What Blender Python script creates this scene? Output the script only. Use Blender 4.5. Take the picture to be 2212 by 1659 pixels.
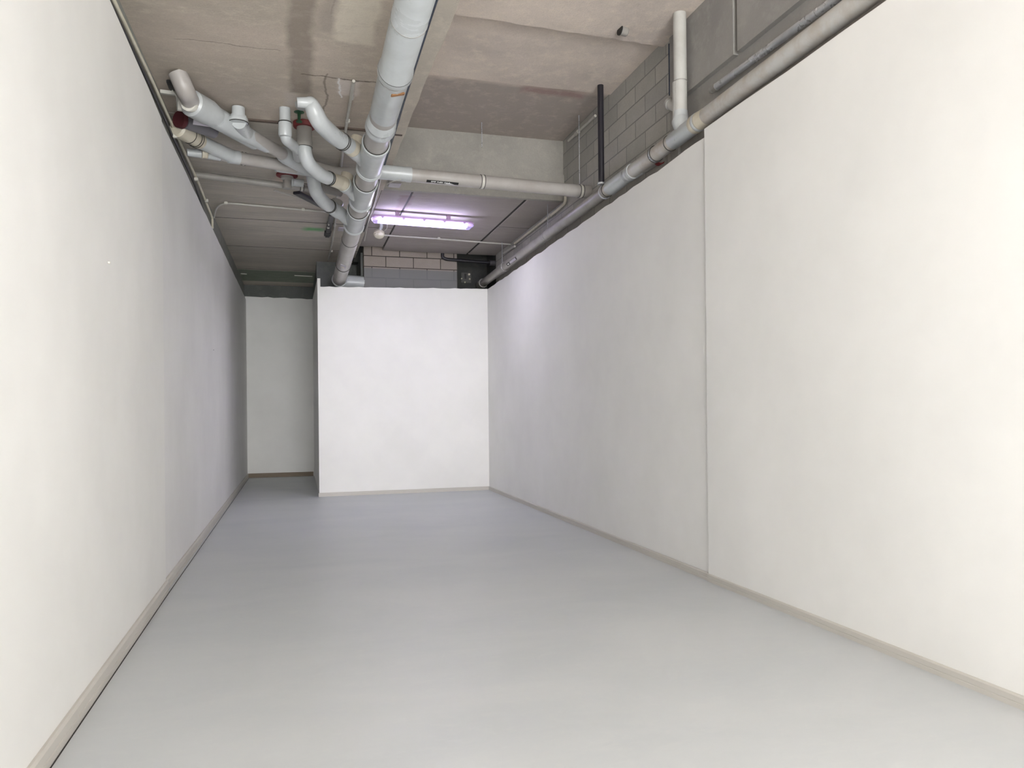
import bpy, bmesh, math, random
from mathutils import Vector, Matrix
random.seed(7)
S = bpy.context.scene
for o in list(bpy.data.objects): bpy.data.objects.remove(o)
C = S.collection

# ---------------------------------------------------------------- camera
YAW, PITCH, ROLL, FPX, SHY = .2763, .0006, -.0096, 1649.54, 56.45
EYE = Vector((0, 0, 1.5))
_cy, _sy, _cp, _sp = math.cos(YAW), math.sin(YAW), math.cos(PITCH), math.sin(PITCH)
FWD = Vector((_sy*_cp, _cy*_cp, _sp)); _r = Vector((_cy, -_sy, 0)); _u = _r.cross(FWD)
RGT = _r*math.cos(ROLL) + _u*math.sin(ROLL); UPV = _u*math.cos(ROLL) - _r*math.sin(ROLL)
cd = bpy.data.cameras.new('camera'); cam = bpy.data.objects.new('camera', cd); C.objects.link(cam)
cd.sensor_width = 36; cd.lens = 36*FPX/2212; cd.shift_y = SHY/2212; cd.clip_start = .05
M = Matrix(((RGT.x, UPV.x, -FWD.x, EYE.x), (RGT.y, UPV.y, -FWD.y, EYE.y), (RGT.z, UPV.z, -FWD.z, EYE.z), (0, 0, 0, 1)))
cam.matrix_world = M
S.camera = cam

def at(px, py, X=None, Y=None, Z=None):          # point of the place seen at a photo pixel, on a plane of known X, Y or Z
    d = FWD + RGT*((px-1106)/FPX) - UPV*((py-829.5-SHY)/FPX)
    t = X/d.x if X is not None else (Y/d.y if Y is not None else (Z-1.5)/d.z)
    return EYE + d*t

# ---------------------------------------------------------------- light
S.view_settings.view_transform = 'Standard'; S.view_settings.look = 'None'
S.view_settings.gamma = 1; S.view_settings.use_curve_mapping = False
S.view_settings.exposure = 0.40
w = bpy.data.worlds.new('sky'); S.world = w; w.use_nodes = True
bg = w.node_tree.nodes['Background']; bg.inputs[0].default_value = (.86, .93, 1, 1); bg.inputs[1].default_value = 1.0
def area(name, loc, rot, sx, sy, power, col):
    l = bpy.data.lights.new(name, 'AREA'); l.shape = 'RECTANGLE'; l.size = sx; l.size_y = sy; l.energy = power; l.color = col
    o = bpy.data.objects.new(name, l); C.objects.link(o); o.location = loc; o.rotation_euler = rot; return o
# daylight through the open shop front behind the camera
area('shopfront_daylight', (1.15, -7.9, 2.3), (math.radians(90), 0, 0), 4.4, 4.2, 670, (.995, .99, .975))
sn = bpy.data.lights.new('hazy_daylight', 'SUN'); sn.energy = .42; sn.angle = math.radians(14); sn.color = (.98, .985, 1)
so = bpy.data.objects.new('hazy_daylight', sn); C.objects.link(so)
so.rotation_euler = Vector((0.0, 1, -.08)).to_track_quat('-Z', 'Y').to_euler()

# sun added out of view, bouncing off paving and floor to brighten the ceiling
s2 = bpy.data.lights.new('bounce_sun', 'SUN'); s2.energy = 36; s2.angle = math.radians(1.5); s2.color = (.98, .985, 1)
s2o = bpy.data.objects.new('bounce_sun', s2); C.objects.link(s2o); s2o.rotation_euler = Vector((.0, 1, -.68)).to_track_quat('-Z', 'Y').to_euler()

# ---------------------------------------------------------------- materials
def lin(c):
    return tuple(((v/255)/12.92 if v/255 <= .04045 else ((v/255+.055)/1.055)**2.4) for v in c) + (1,)
class NT:
    def __init__(s, name):
        s.m = bpy.data.materials.new(name); s.m.use_nodes = True; s.t = s.m.node_tree
        s.b = s.t.nodes['Principled BSDF']
    def n(s, k, **kw):
        x = s.t.nodes.new(k)
        for a, v in kw.items(): setattr(x, a, v)
        return x
    def l(s, a, b): s.t.links.new(a, b)
    def math(s, op, a, b=None, clamp=False):
        x = s.n('ShaderNodeMath', operation=op); x.use_clamp = clamp
        for i, v in enumerate((a, b)):
            if v is None: continue
            if isinstance(v, (int, float)): x.inputs[i].default_value = v
            else: s.l(v, x.inputs[i])
        return x.outputs[0]
    def mix(s, f, a, b, mode='MIX'):
        x = s.n('ShaderNodeMix', data_type='RGBA', blend_type=mode)
        for i, v in ((0, f), (6, a), (7, b)):
            if isinstance(v, (int, float)): x.inputs[i].default_value = v
            elif isinstance(v, tuple): x.inputs[i].default_value = v
            else: s.l(v, x.inputs[i])
        return x.outputs[2]
    def noise(s, vec, scale, detail=5, rough=.6, dist=0):
        x = s.n('ShaderNodeTexNoise'); x.inputs['Scale'].default_value = scale; x.inputs['Detail'].default_value = detail
        x.inputs['Roughness'].default_value = rough; x.inputs['Distortion'].default_value = dist
        s.l(vec, x.inputs['Vector']); return x
    def ramp(s, f, a, b):
        x = s.n('ShaderNodeMapRange'); x.inputs[1].default_value = a; x.inputs[2].default_value = b
        s.l(f, x.inputs[0]); return x.outputs[0]
def pos(t):
    g = t.n('ShaderNodeTexCoord'); return g.outputs['Object']
def concrete(name, c1, c2, c3=None, masks=(), bump=.25, stretch=(1, 1, 1), scale=1.0, rough=.9, speck=.5):
    """mottled concrete; masks = (x0,x1,y0,y1,colour,strength,soft) patches on the X-Y (or as given) plane"""
    t = NT(name); p = pos(t)
    mp = t.n('ShaderNodeMapping'); mp.inputs['Scale'].default_value = stretch; t.l(p, mp.inputs[0]); v = mp.outputs[0]
    n1 = t.noise(v, 1.1*scale, 6, .62, .3).outputs[0]; n2 = t.noise(v, 7*scale, 8, .7).outputs[0]; n3 = t.noise(p, 60, 4, .7).outputs[0]
    col = t.mix(t.ramp(n1, .36, .66), lin(c1), lin(c2))
    if c3: col = t.mix(t.ramp(n2, .5, .78), col, lin(c3))
    col = t.mix(t.math('MULTIPLY', t.ramp(n3, .45, .75), speck*.5), col, lin(tuple(x*.78 for x in c1)))
    pn = t.noise(p, 2.5, 6, .6)
    wob = t.n('ShaderNodeVectorMath', operation='MULTIPLY_ADD'); wob.inputs[1].default_value = (.18, .18, .18); t.l(pn.outputs['Color'], wob.inputs[0])
    sub = t.n('ShaderNodeVectorMath', operation='SUBTRACT'); sub.inputs[1].default_value = (.09, .09, .09); t.l(p, sub.inputs[0]); t.l(sub.outputs[0], wob.inputs[2])
    sx = t.n('ShaderNodeSeparateXYZ'); t.l(wob.outputs[0], sx.inputs[0])
    for (ax, bx, a0, a1, b0, b1, cc, st, sf) in masks:
        A, B = sx.outputs[ax], sx.outputs[bx]
        m = t.math('MULTIPLY', t.math('DIVIDE', t.math('SUBTRACT', A, a0), sf, True), t.math('DIVIDE', t.math('SUBTRACT', a1, A), sf, True))
        k = t.math('MULTIPLY', t.math('DIVIDE', t.math('SUBTRACT', B, b0), sf, True), t.math('DIVIDE', t.math('SUBTRACT', b1, B), sf, True))
        m = t.math('MULTIPLY', t.math('MULTIPLY', m, k), t.math('MULTIPLY', t.ramp(n2, .05, .5), st))
        col = t.mix(m, col, lin(cc))
    t.l(col, t.b.inputs['Base Color']); t.b.inputs['Roughness'].default_value = rough; t.b.inputs['Specular IOR Level'].default_value = .2
    bp = t.n('ShaderNodeBump'); bp.inputs['Strength'].default_value = bump; bp.inputs['Distance'].default_value = .02
    h = t.math('ADD', t.math('MULTIPLY', n2, 1.0), t.math('MULTIPLY', n3, .25)); t.l(h, bp.inputs['Height']); t.l(bp.outputs[0], t.b.inputs['Normal'])
    return t.m
def blocks(name, c1, c2, cm, axis, off=(0, 0), w=.5, h=.2, masks=(), mortar=.008):
    t = NT(name); p = pos(t); sx = t.n('ShaderNodeSeparateXYZ'); t.l(p, sx.inputs[0])
    cb = t.n('ShaderNodeCombineXYZ'); t.l(t.math('ADD', sx.outputs[axis], off[0]), cb.inputs[0]); t.l(t.math('ADD', sx.outputs[2], off[1]), cb.inputs[1])
    br = t.n('ShaderNodeTexBrick'); t.l(cb.outputs[0], br.inputs['Vector'])
    br.inputs['Color1'].default_value = lin(c1); br.inputs['Color2'].default_value = lin(c2); br.inputs['Mortar'].default_value = lin(cm)
    br.inputs['Scale'].default_value = 1; br.inputs['Mortar Size'].default_value = mortar; br.inputs['Mortar Smooth'].default_value = .3
    br.inputs['Brick Width'].default_value = w; br.inputs['Row Height'].default_value = h; br.inputs['Bias'].default_value = 0
    n2 = t.noise(p, 5, 8, .7).outputs[0]; n3 = t.noise(p, 70, 4, .7).outputs[0]
    col = t.mix(t.math('MULTIPLY', t.ramp(n2, .35, .75), .35), br.outputs[0], lin(tuple(x*.8 for x in c1)))
    col = t.mix(t.math('MULTIPLY', t.ramp(n3, .45, .75), .3), col, lin(tuple(x*.7 for x in c1)))
    for (ax, bx, a0, a1, b0, b1, cc, st, sf) in masks:
        A, B = sx.outputs[ax], sx.outputs[bx]
        m = t.math('MULTIPLY', t.math('DIVIDE', t.math('SUBTRACT', A, a0), sf, True), t.math('DIVIDE', t.math('SUBTRACT', a1, A), sf, True))
        k = t.math('MULTIPLY', t.math('DIVIDE', t.math('SUBTRACT', B, b0), sf, True), t.math('DIVIDE', t.math('SUBTRACT', b1, B), sf, True))
        col = t.mix(t.math('MULTIPLY', t.math('MULTIPLY', m, k), st), col, lin(cc))
    t.l(col, t.b.inputs['Base Color']); t.b.inputs['Roughness'].default_value = .92; t.b.inputs['Specular IOR Level'].default_value = .15
    bp = t.n('ShaderNodeBump'); bp.inputs['Strength'].default_value = .5; bp.inputs['Distance'].default_value = .01
    t.l(t.math('ADD', t.math('MULTIPLY', br.outputs[1], -1.0), t.math('MULTIPLY', n3, .4)), bp.inputs['Height']); t.l(bp.outputs[0], t.b.inputs['Normal'])
    return t.m
def paint(name, c, rough=.6, var=.03, spec=.3, bump=.03):
    t = NT(name); p = pos(t); n = t.noise(p, .8, 4, .6).outputs[0]; n2 = t.noise(p, 90, 2, .5).outputs[0]
    col = t.mix(t.ramp(n, .35, .65), lin(c), lin(tuple(x*(1-var) for x in c)))
    t.l(col, t.b.inputs['Base Color']); t.b.inputs['Roughness'].default_value = rough; t.b.inputs['Specular IOR Level'].default_value = spec
    bp = t.n('ShaderNodeBump'); bp.inputs['Strength'].default_value = bump; bp.inputs['Distance'].default_value = .002
    t.l(n2, bp.inputs['Height']); t.l(bp.outputs[0], t.b.inputs['Normal'])
    return t.m
def plastic(name, c, dirt=None, rough=.35, spec=.5, metal=0, scale=3.0):
    t = NT(name); p = pos(t); n = t.noise(p, scale, 6, .65, .4).outputs[0]
    d = dirt or tuple(x*.86 for x in c)
    col = t.mix(t.ramp(n, .42, .72), lin(c), lin(d)); t.l(col, t.b.inputs['Base Color'])
    t.l(t.math('ADD', t.math('MULTIPLY', n, .2), rough-.1), t.b.inputs['Roughness'])
    t.b.inputs['Specular IOR Level'].default_value = spec; t.b.inputs['Metallic'].default_value = metal
    return t.m
def floor_mat():
    t = NT('epoxy_floor'); p = pos(t)
    mp = t.n('ShaderNodeMapping'); mp.inputs['Scale'].default_value = (.7, 1.3, 1); mp.inputs['Rotation'].default_value = (0, 0, .3); t.l(p, mp.inputs[0])
    n1 = t.noise(mp.outputs[0], .9, 6, .6, .5).outputs[0]; n2 = t.noise(mp.outputs[0], 9, 8, .7, 1).outputs[0]
    col = t.mix(t.ramp(n1, .35, .65), lin((204, 207, 209)), lin((196, 200, 203)))
    col = t.mix(t.math('MULTIPLY', t.ramp(n2, .5, .8), .35), col, lin((214, 216, 215)))
    t.l(col, t.b.inputs['Base Color']); t.l(t.math('ADD', t.math('MULTIPLY', n2, .16), .34), t.b.inputs['Roughness'])
    t.b.inputs['Specular IOR Level'].default_value = .35
    bp = t.n('ShaderNodeBump'); bp.inputs['Strength'].default_value = .06; bp.inputs['Distance'].default_value = .004
    t.l(n2, bp.inputs['Height']); t.l(bp.outputs[0], t.b.inputs['Normal'])
    return t.m
def emit(name, c, s):
    t = NT(name); t.b.inputs['Base Color'].default_value = lin(c); t.b.inputs['Emission Color'].default_value = lin(c); t.b.inputs['Emission Strength'].default_value = s
    return t.m
FLOOR = floor_mat()
WHITE = paint('white_wall_paint', (244, 243, 240))
WHITE_L = paint('white_wall_greyer', (240, 239, 238))  # slightly greyer white for the far left lining
BOARD = paint('skirting_paint', (205, 201, 194), .5)
JOINT = paint('dark_joint', (60, 58, 56), .9)
CEIL_FRONT = concrete('plastered_slab', (200, 187, 174), (182, 172, 159), (212, 202, 186), masks=[
    (0, 1, -.06, .19, 4.0, 7.4, (146, 135, 125), .8, .06), (0, 1, .17, .42, 4.0, 6.2, (163, 153, 144), .6, .08),
    (0, 1, .30, .66, 5.1, 6.3, (216, 206, 190), 1.0, .05), (0, 1, .38, .60, 6.95, 7.35, (239, 229, 224), .6, .05),
    (0, 1, .05, .75, 6.95, 6.975, (96, 86, 78), .9, .01), (0, 1, -.9, -.1, 6.55, 6.57, (110, 100, 92), .8, .012), (0, 1, .28, .31, 6.9, 8.1, (120, 108, 98), .7, .012), (0, 1, -.1, .1, 7.35, 7.75, (205, 196, 190), .5, .06),
    (0, 1, .40, .43, 6.95, 7.4, (240, 238, 236), .95, .012), (0, 1, .50, .54, 7.1, 7.45, (242, 240, 238), .9, .012), (0, 1, .28, .30, 5.0, 5.9, (140, 128, 116), .6, .012),
    (0, 1, -1.4, -.1, 7.0, 8.1, (165, 154, 145), .6, .5)], bump=.5, stretch=(1, 1.6, 1), speck=.6)
CEIL_PLANK = concrete('concrete_planks', (198, 190, 179), (178, 172, 163), (210, 204, 191), masks=[
    (0, 1, .10, .52, 12.66, 13.0, (89, 177, 103), .75, .12), (0, 1, 1.3, 1.62, 10.4, 11.3, (174, 144, 140), .6, .08),
    (0, 1, -.25, .1, 9.5, 10.4, (244, 206, 179), .5, .2), (0, 1, -1.2, .6, 16.7, 18.2, (109, 126, 109), .8, .1)], bump=.2, stretch=(.5, 3, 1))
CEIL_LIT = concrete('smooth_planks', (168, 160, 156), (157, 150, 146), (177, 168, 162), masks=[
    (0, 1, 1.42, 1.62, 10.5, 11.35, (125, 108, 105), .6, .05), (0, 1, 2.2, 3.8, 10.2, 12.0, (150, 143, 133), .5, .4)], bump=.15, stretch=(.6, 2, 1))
SLAB_HIGH = concrete('stained_shaded_slab', (229, 215, 202), (209, 197, 187), (240, 226, 210), masks=[
    (0, 1, 1.0, 4, 8.62, 11, (174, 164, 156), .95, .12), (0, 1, 1.2, 4, 7.15, 7.5, (182, 169, 156), .6, .25),  # darker beyond the crease; shade painted behind the front beam edge
    (0, 1, 2.6, 3.5, 8.6, 8.9, (165, 127, 121), .5, .1)], bump=.4, speck=.6)
BEAM = concrete('cast_beam', (206, 196, 182), (190, 181, 169), (216, 205, 190), bump=.5)
BEAM_FACE = concrete('beam_face', (172, 168, 160), (159, 156, 150), (182, 177, 168), masks=[
    (0, 2, 1.0, 1.75, 4.85, 5.35, (141, 138, 133), .6, .2)], bump=.3)
SMOOTH = concrete('smooth_concrete', (166, 163, 158), (152, 149, 146), (173, 170, 166), bump=.2, speck=.3)
DARKC = concrete('dark_concrete', (119, 121, 119), (101, 105, 101), (129, 130, 125), bump=.3)
LEFTC = concrete('left_concrete', (156, 157, 152), (141, 141, 134), (165, 165, 158), bump=.3, stretch=(1, .6, 1))
BLOCK_R = blocks('grey_blocks', (194, 191, 184), (176, 174, 169), (147, 146, 142), 1, (0.1, .05))
BLOCK_B = blocks('back_blocks', (165, 155, 144), (156, 148, 139), (57, 54, 51), 0, (.16, -.19), w=.515, h=.2,
                 masks=[(0, 2, 0, 4, 3, 4.175, (123, 124, 123), .9, .02)], mortar=.009)
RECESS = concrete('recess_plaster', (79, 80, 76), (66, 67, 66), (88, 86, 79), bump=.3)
PVC = plastic('grey_pvc_pipe', (176, 172, 168), (164, 158, 152))
PVCD = plastic('dull_pvc_pipe', (158, 155, 150), (144, 139, 133), rough=.45)
FIT = plastic('blue_grey_fitting', (192, 196, 197), (180, 183, 183), rough=.3)
BEIGE = plastic('aged_pvc', (200, 193, 176), (186, 176, 158))
SEAL = plastic('rubber_seal', (58, 56, 52), rough=.5)
CHROME = plastic('bright_clip', (222, 220, 210), rough=.3)
STEEL = plastic('galvanised', (206, 208, 212), (172, 175, 180), rough=.28, metal=.45)
CONDUIT = plastic('white_conduit', (202, 200, 192), (184, 181, 172), rough=.4)
BLACK = plastic('black_plastic', (38, 36, 44), (30, 28, 34), rough=.4)
NAVY = plastic('dark_blue_cable', (40, 56, 78), (24, 30, 40), rough=.45, scale=30)
RED = plastic('red_collar', (126, 44, 44), (96, 36, 38), rough=.6)
GREEN = plastic('green_plastic', (26, 84, 50), (20, 64, 40), rough=.5)
IVORY = plastic('ivory_plastic', (228, 222, 202), rough=.4)
LABELW = paint('paper_label', (196, 192, 200), .6)
INK = plastic('black_ink', (14, 14, 16), rough=.5)
INKW = paint('white_print', (225, 225, 225), .5)
RUST = plastic('rusty_mark', (170, 122, 78), (92, 66, 46), rough=.6)
FOAM = concrete('foam', (168, 160, 146), (150, 142, 130), bump=.8)
TUBE = emit('lit_tube', (230, 233, 255), 58)
LENS = NT('clear_diffuser'); LENS.b.inputs['Base Color'].default_value = lin((214, 200, 236)); LENS.b.inputs['Transmission Weight'].default_value = .9
LENS.b.inputs['Roughness'].default_value = .25; LENS.b.inputs['IOR'].default_value = 1.15; LENS = LENS.m
HOUSE = plastic('lamp_housing', (176, 150, 178), rough=.4)

# ---------------------------------------------------------------- object helpers
ORG = {}
def link(name, bm, mat, parent=None, smooth=False, origin=None):
    me = bpy.data.meshes.new(name)
    o = bpy.data.objects.new(name, me); C.objects.link(o)
    if parent is not None:
        org = ORG[parent.name]; o.parent = parent
    else:
        org = Vector(origin) if origin is not None else Vector((0, 0, 0)); o.location = org
    ORG[o.name] = org
    bmesh.ops.recalc_face_normals(bm, faces=bm.faces)
    for v in bm.verts: v.co -= org
    if smooth:
        for f in bm.faces: f.smooth = True
        for e in bm.edges:
            if len(e.link_faces) == 2 and e.calc_face_angle(0) > .7: e.smooth = False
    bm.to_mesh(me); bm.free()
    for m in (mat if isinstance(mat, list) else [mat]): me.materials.append(m)
    return o
def thing(name, label, cat, loc, group=None):
    o = bpy.data.objects.new(name, None); C.objects.link(o); o.location = loc; o.empty_display_size = .1
    ORG[o.name] = Vector(loc); o['label'] = label; o['category'] = cat
    if group: o['group'] = group
    return o
def tag(o, label, cat, group=None):
    o['label'] = label; o['category'] = cat
    if group: o['group'] = group
    return o
def struct(name, bm, mat, parent=None, smooth=False):
    o = link(name, bm, mat, parent, smooth)
    if parent is None: o['kind'] = 'structure'
    return o
def box(bm, x0, x1, y0, y1, z0, z1):
    v = [bm.verts.new((x, y, z)) for x in (x0, x1) for y in (y0, y1) for z in (z0, z1)]
    for q in ((0, 1, 3, 2), (4, 6, 7, 5), (0, 4, 5, 1), (2, 3, 7, 6), (0, 2, 6, 4), (1, 5, 7, 3)): bm.faces.new([v[i] for i in q])
    return v
def boxm(*a):
    bm = bmesh.new(); box(bm, *a); return bm
def obox(bm, c, u, v, w, a, b, d, bev=0):
    """box centred at c with half sizes a,b,d along unit vectors u,v,w"""
    vs = [bm.verts.new(c + u*(i*a) + v*(j*b) + w*(k*d)) for i in (-1, 1) for j in (-1, 1) for k in (-1, 1)]
    fs = [bm.faces.new([vs[i] for i in q]) for q in ((0, 1, 3, 2), (4, 6, 7, 5), (0, 4, 5, 1), (2, 3, 7, 6), (0, 2, 6, 4), (1, 5, 7, 3))]
    if bev: bmesh.ops.bevel(bm, geom=list({e for f in fs for e in f.edges}), offset=bev, segments=2, affect='EDGES')
def fillet(pts, r, n=8):
    pts = [Vector(p) for p in pts]
    if r <= 0 or len(pts) < 3: return pts
    out = [pts[0]]
    for i in range(1, len(pts)-1):
        a, b, c = pts[i-1], pts[i], pts[i+1]
        d1 = (a-b); d2 = (c-b); l = min(r, d1.length*.49, d2.length*.49)
        p, q = b + d1.normalized()*l, b + d2.normalized()*l
        for k in range(n+1):
            t = k/n; out.append(p*(1-t)**2 + b*2*t*(1-t) + q*t*t)
    out.append(pts[-1]); return out
def sweep(bm, pts, rad, seg=24, caps=True):
    pts = [Vector(p) for p in pts]
    cl = [pts[0]]
    rr = [rad[0]] if isinstance(rad, (list, tuple)) else None
    for i, p in enumerate(pts[1:], 1):
        if (p-cl[-1]).length > 1e-5:
            cl.append(p)
            if rr is not None: rr.append(rad[i])
    pts = cl; n = len(pts)
    tg = []
    for i in range(n):
        a = pts[max(0, i-1)]; b = pts[min(n-1, i+1)]; tg.append((b-a).normalized())
    up = Vector((0, 0, 1)) if abs(tg[0].z) < .9 else Vector((1, 0, 0))
    x = tg[0].cross(up).normalized(); rings = []
    for i in range(n):
        x = (x - tg[i]*x.dot(tg[i])).normalized(); y = tg[i].cross(x)
        r = rr[i] if rr is not None else rad
        rings.append([bm.verts.new(pts[i] + (x*math.cos(2*math.pi*k/seg) + y*math.sin(2*math.pi*k/seg))*r) for k in range(seg)])
    for i in range(n-1):
        for k in range(seg):
            bm.faces.new((rings[i][k], rings[i][(k+1) % seg], rings[i+1][(k+1) % seg], rings[i+1][k]))
    if caps:
        bm.faces.new(rings[0][::-1]); bm.faces.new(rings[-1])
def tube(name, pts, r, mat, parent, bend=0, seg=24, label=None, bn=8):
    bm = bmesh.new(); sweep(bm, fillet(pts, bend, bn), r, seg)
    o = link(name, bm, mat, parent, True)
    if label: o['label'] = label
    return o
def lathe(bm, p, d, prof, seg=28, caps=True):
    """prof = [(distance along d, radius)]"""
    p = Vector(p); d = Vector(d).normalized(); up = Vector((0, 0, 1)) if abs(d.z) < .9 else Vector((1, 0, 0))
    x = d.cross(up).normalized(); y = d.cross(x); rings = []
    for t, r in prof:
        rings.append([bm.verts.new(p + d*t + (x*math.cos(2*math.pi*k/seg) + y*math.sin(2*math.pi*k/seg))*r) for k in range(seg)])
    for i in range(len(rings)-1):
        for k in range(seg): bm.faces.new((rings[i][k], rings[i][(k+1) % seg], rings[i+1][(k+1) % seg], rings[i+1][k]))
    if caps: bm.faces.new(rings[0][::-1]); bm.faces.new(rings[-1])
def sock(bm, p, d, r, L):
    """socket with raised rims, mouth at p, running along d"""
    lathe(bm, p, d, [(0, r*1.0), (0, r*1.13), (L*.08, r*1.17), (L*.22, r*1.17), (L*.30, r*1.09), (L*.42, r*1.09), (L*.46, r*1.13), (L*.54, r*1.13), (L*.58, r*1.07), (L*.95, r*1.06), (L, r*1.0)])
def collar(name, p, d, r, L, mat, parent, label=None):
    bm = bmesh.new(); sock(bm, p, d, r, L); o = link(name, bm, mat, parent, True)
    if label: o['label'] = label
    return o
def ring(name, p, d, r, mat, parent, wd=.010, th=.006):
    bm = bmesh.new(); lathe(bm, Vector(p)-Vector(d).normalized()*wd/2, d, [(0, r*.99), (0, r+th*.6), (wd*.3, r+th), (wd*.7, r+th), (wd, r+th*.6), (wd, r*.99)], caps=False)
    return link(name, bm, mat, parent, True)
def lerp(a, b, t): return Vector(a)*(1-t) + Vector(b)*t

# ================================================================ THE SETTING
ZC, ZH = 4.48, 5.33           # lower plank ceiling, higher slab
XB = 3.72                     # face of the block wall on the right
# floor
struct('floor', boxm(-1.6, 4.1, -8, 19.2, -.2, 0), FLOOR)
struct('trim_6', boxm(-9, 11, -24, -8, -.22, -.02), paint('pale_paving', (205, 201, 194), .8))   # unseen paving outside the open front, added to bounce light in
struct('trim_7', boxm(-1.6, 4.1, -8, 19.2, 5.6, 5.8), paint('light_seal_slab', (120, 118, 114), .9))   # unseen slab above, added to stop light leaking in
# wall linings: vertical boards of plaster, cut a little unevenly along their top edge
def lining(bm, a, b, za, zb, nrm, th=.05, n=1, jag=0.0, seed=1):
    rnd = random.Random(seed); a = Vector((a[0], a[1], 0)); b = Vector((b[0], b[1], 0)); nrm = Vector(nrm)*th
    tops = []
    for i in range(n+1):
        t = i/n; tops.append((a*(1-t)+b*t, za*(1-t)+zb*t + (rnd.uniform(-jag, jag) if 0 < i < n else 0)))
    F0 = [bm.verts.new((p.x, p.y, 0)) for p, z in tops]; F1 = [bm.verts.new((p.x, p.y, z)) for p, z in tops]
    B0 = [bm.verts.new((p.x-nrm.x, p.y-nrm.y, 0)) for p, z in tops]; B1 = [bm.verts.new((p.x-nrm.x, p.y-nrm.y, z+.0)) for p, z in tops]
    for i in range(n):
        bm.faces.new((F0[i], F0[i+1], F1[i+1], F1[i])); bm.faces.new((B0[i+1], B0[i], B1[i], B1[i+1])); bm.faces.new((F1[i], F1[i+1], B1[i+1], B1[i])); bm.faces.new((F0[i], B0[i], B0[i+1], F0[i+1]))
    bm.faces.new((F0[0], F1[0], B1[0], B0[0])); bm.faces.new((F0[-1], B0[-1], B1[-1], F1[-1]))
LX0, LX1 = -1.035, -1.062     # near left lining at Y 3 and Y 7
bm = bmesh.new(); lining(bm, (-.97, -8), (-1.062, 6.98), 4.06, 3.985, (1, 0, 0), n=24, jag=.004); near_l = struct('wall_left_near', bm, WHITE)
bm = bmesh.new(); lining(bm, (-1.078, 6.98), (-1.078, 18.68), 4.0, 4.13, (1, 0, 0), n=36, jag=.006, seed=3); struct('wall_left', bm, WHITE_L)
bm = bmesh.new(); lining(bm, (3.437, -8), (3.445, 5.93), 3.99, 3.935, (-1, 0, 0), n=24, jag=.006, seed=5); struct('wall_right_near', bm, WHITE)
bm = bmesh.new(); lining(bm, (3.463, 5.93), (3.53, 14.3), 3.872, 3.80, (-1, 0, 0), n=44, jag=.012, seed=6); struct('wall_right', bm, WHITE)
bl = at(690, 1073, Z=0); blT = at(684, 619, Y=bl.y).z; brT = at(1045, 627, Y=14.25).z
YB = bl.y
bm = bmesh.new(); lining(bm, (bl.x, YB), (3.53, YB+.06), blT, brT, (0, -1, 0), n=30, jag=.006, seed=8); struct('wall_back', bm, WHITE)
bm = bmesh.new(); lining(bm, (bl.x+.001, YB+.05), (bl.x+.02, 18.68), at(683, 600, Y=YB).z, 4.2, (-1, 0, 0), th=.05); struct('wall_back_return', bm, WHITE)
bm = bmesh.new(); lining(bm, (-1.1, 18.68), (bl.x+.02, 18.68), at(528, 640, Y=18.68).z, at(672, 646, Y=18.68).z, (0, -1, 0), n=12, jag=.01, seed=9); struct('wall_back_alcove', bm, WHITE)
# skirtings: moulded strip swept along each lining foot
def skirting(name, pts, h, th, mat, side):
    """profile with a shallow groove; side = inward normal for each straight run"""
    prof = [(0, 0), (th, 0), (th, h*.34), (th*.80, h*.37), (th*.80, h*.41), (th, h*.45), (th, h*.86), (th*.55, h), (0, h)]
    bm = bmesh.new()
    for (a, b), nr in zip(pts, side):
        rings = [[bm.verts.new((p[0]+nr[0]*t, p[1]+nr[1]*t, z)) for t, z in prof] for p in (a, b)]
        for i in range(len(prof)): bm.faces.new((rings[0][i], rings[0][(i+1) % len(prof)], rings[1][(i+1) % len(prof)], rings[1][i]))
        bm.faces.new(rings[0]); bm.faces.new(rings[1][::-1])
    return struct(name, bm, mat)
skirting('baseboard_left', [((-.97, -8), (-1.062, 6.98)), ((-1.078, 6.98), (-1.078, 18.68))], .10, .022, BOARD, [(1, 0), (1, 0)])
skirting('baseboard_right', [((3.437, -8), (3.445, 5.93)), ((3.457, 5.93), (3.53, YB+.05))], .068, .014, BOARD, [(-1, 0), (-1, 0)])
skirting('baseboard_back', [((bl.x-.012, YB), (3.53, YB+.06))], .068, .014, BOARD, [(0, -1)])
skirting('baseboard_alcove', [((-1.078, 18.68), (bl.x, 18.68))], .10, .02, paint('brown_skirting', (138, 124, 108), .6), [(0, -1)])
# black shrinkage joint where the floor meets the left skirting
bm = bmesh.new(); box(bm, -.979, -.972, -8, -3.9, 0, .0015)
bm.clear() if hasattr(bm, 'clear') else None
a0, a1, a2 = (-.948, -8), (-1.037, 6.98), (-1.050, 18.6)
for (p, q) in ((a0, a1), (a1, a2)):
    v = [bm.verts.new(c) for c in ((p[0], p[1], .0005), (p[0]+.006, p[1], .0005), (q[0]+.006, q[1], .0005), (q[0], q[1], .0005), (p[0], p[1], .002), (p[0]+.006, p[1], .002), (q[0]+.006, q[1], .002), (q[0], q[1], .002))]
    for f in ((0, 1, 2, 3), (4, 5, 6, 7), (0, 1, 5, 4), (1, 2, 6, 5), (2, 3, 7, 6), (3, 0, 4, 7)): bm.faces.new([v[i] for i in f])
struct('trim_1', bm, JOINT)
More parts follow.
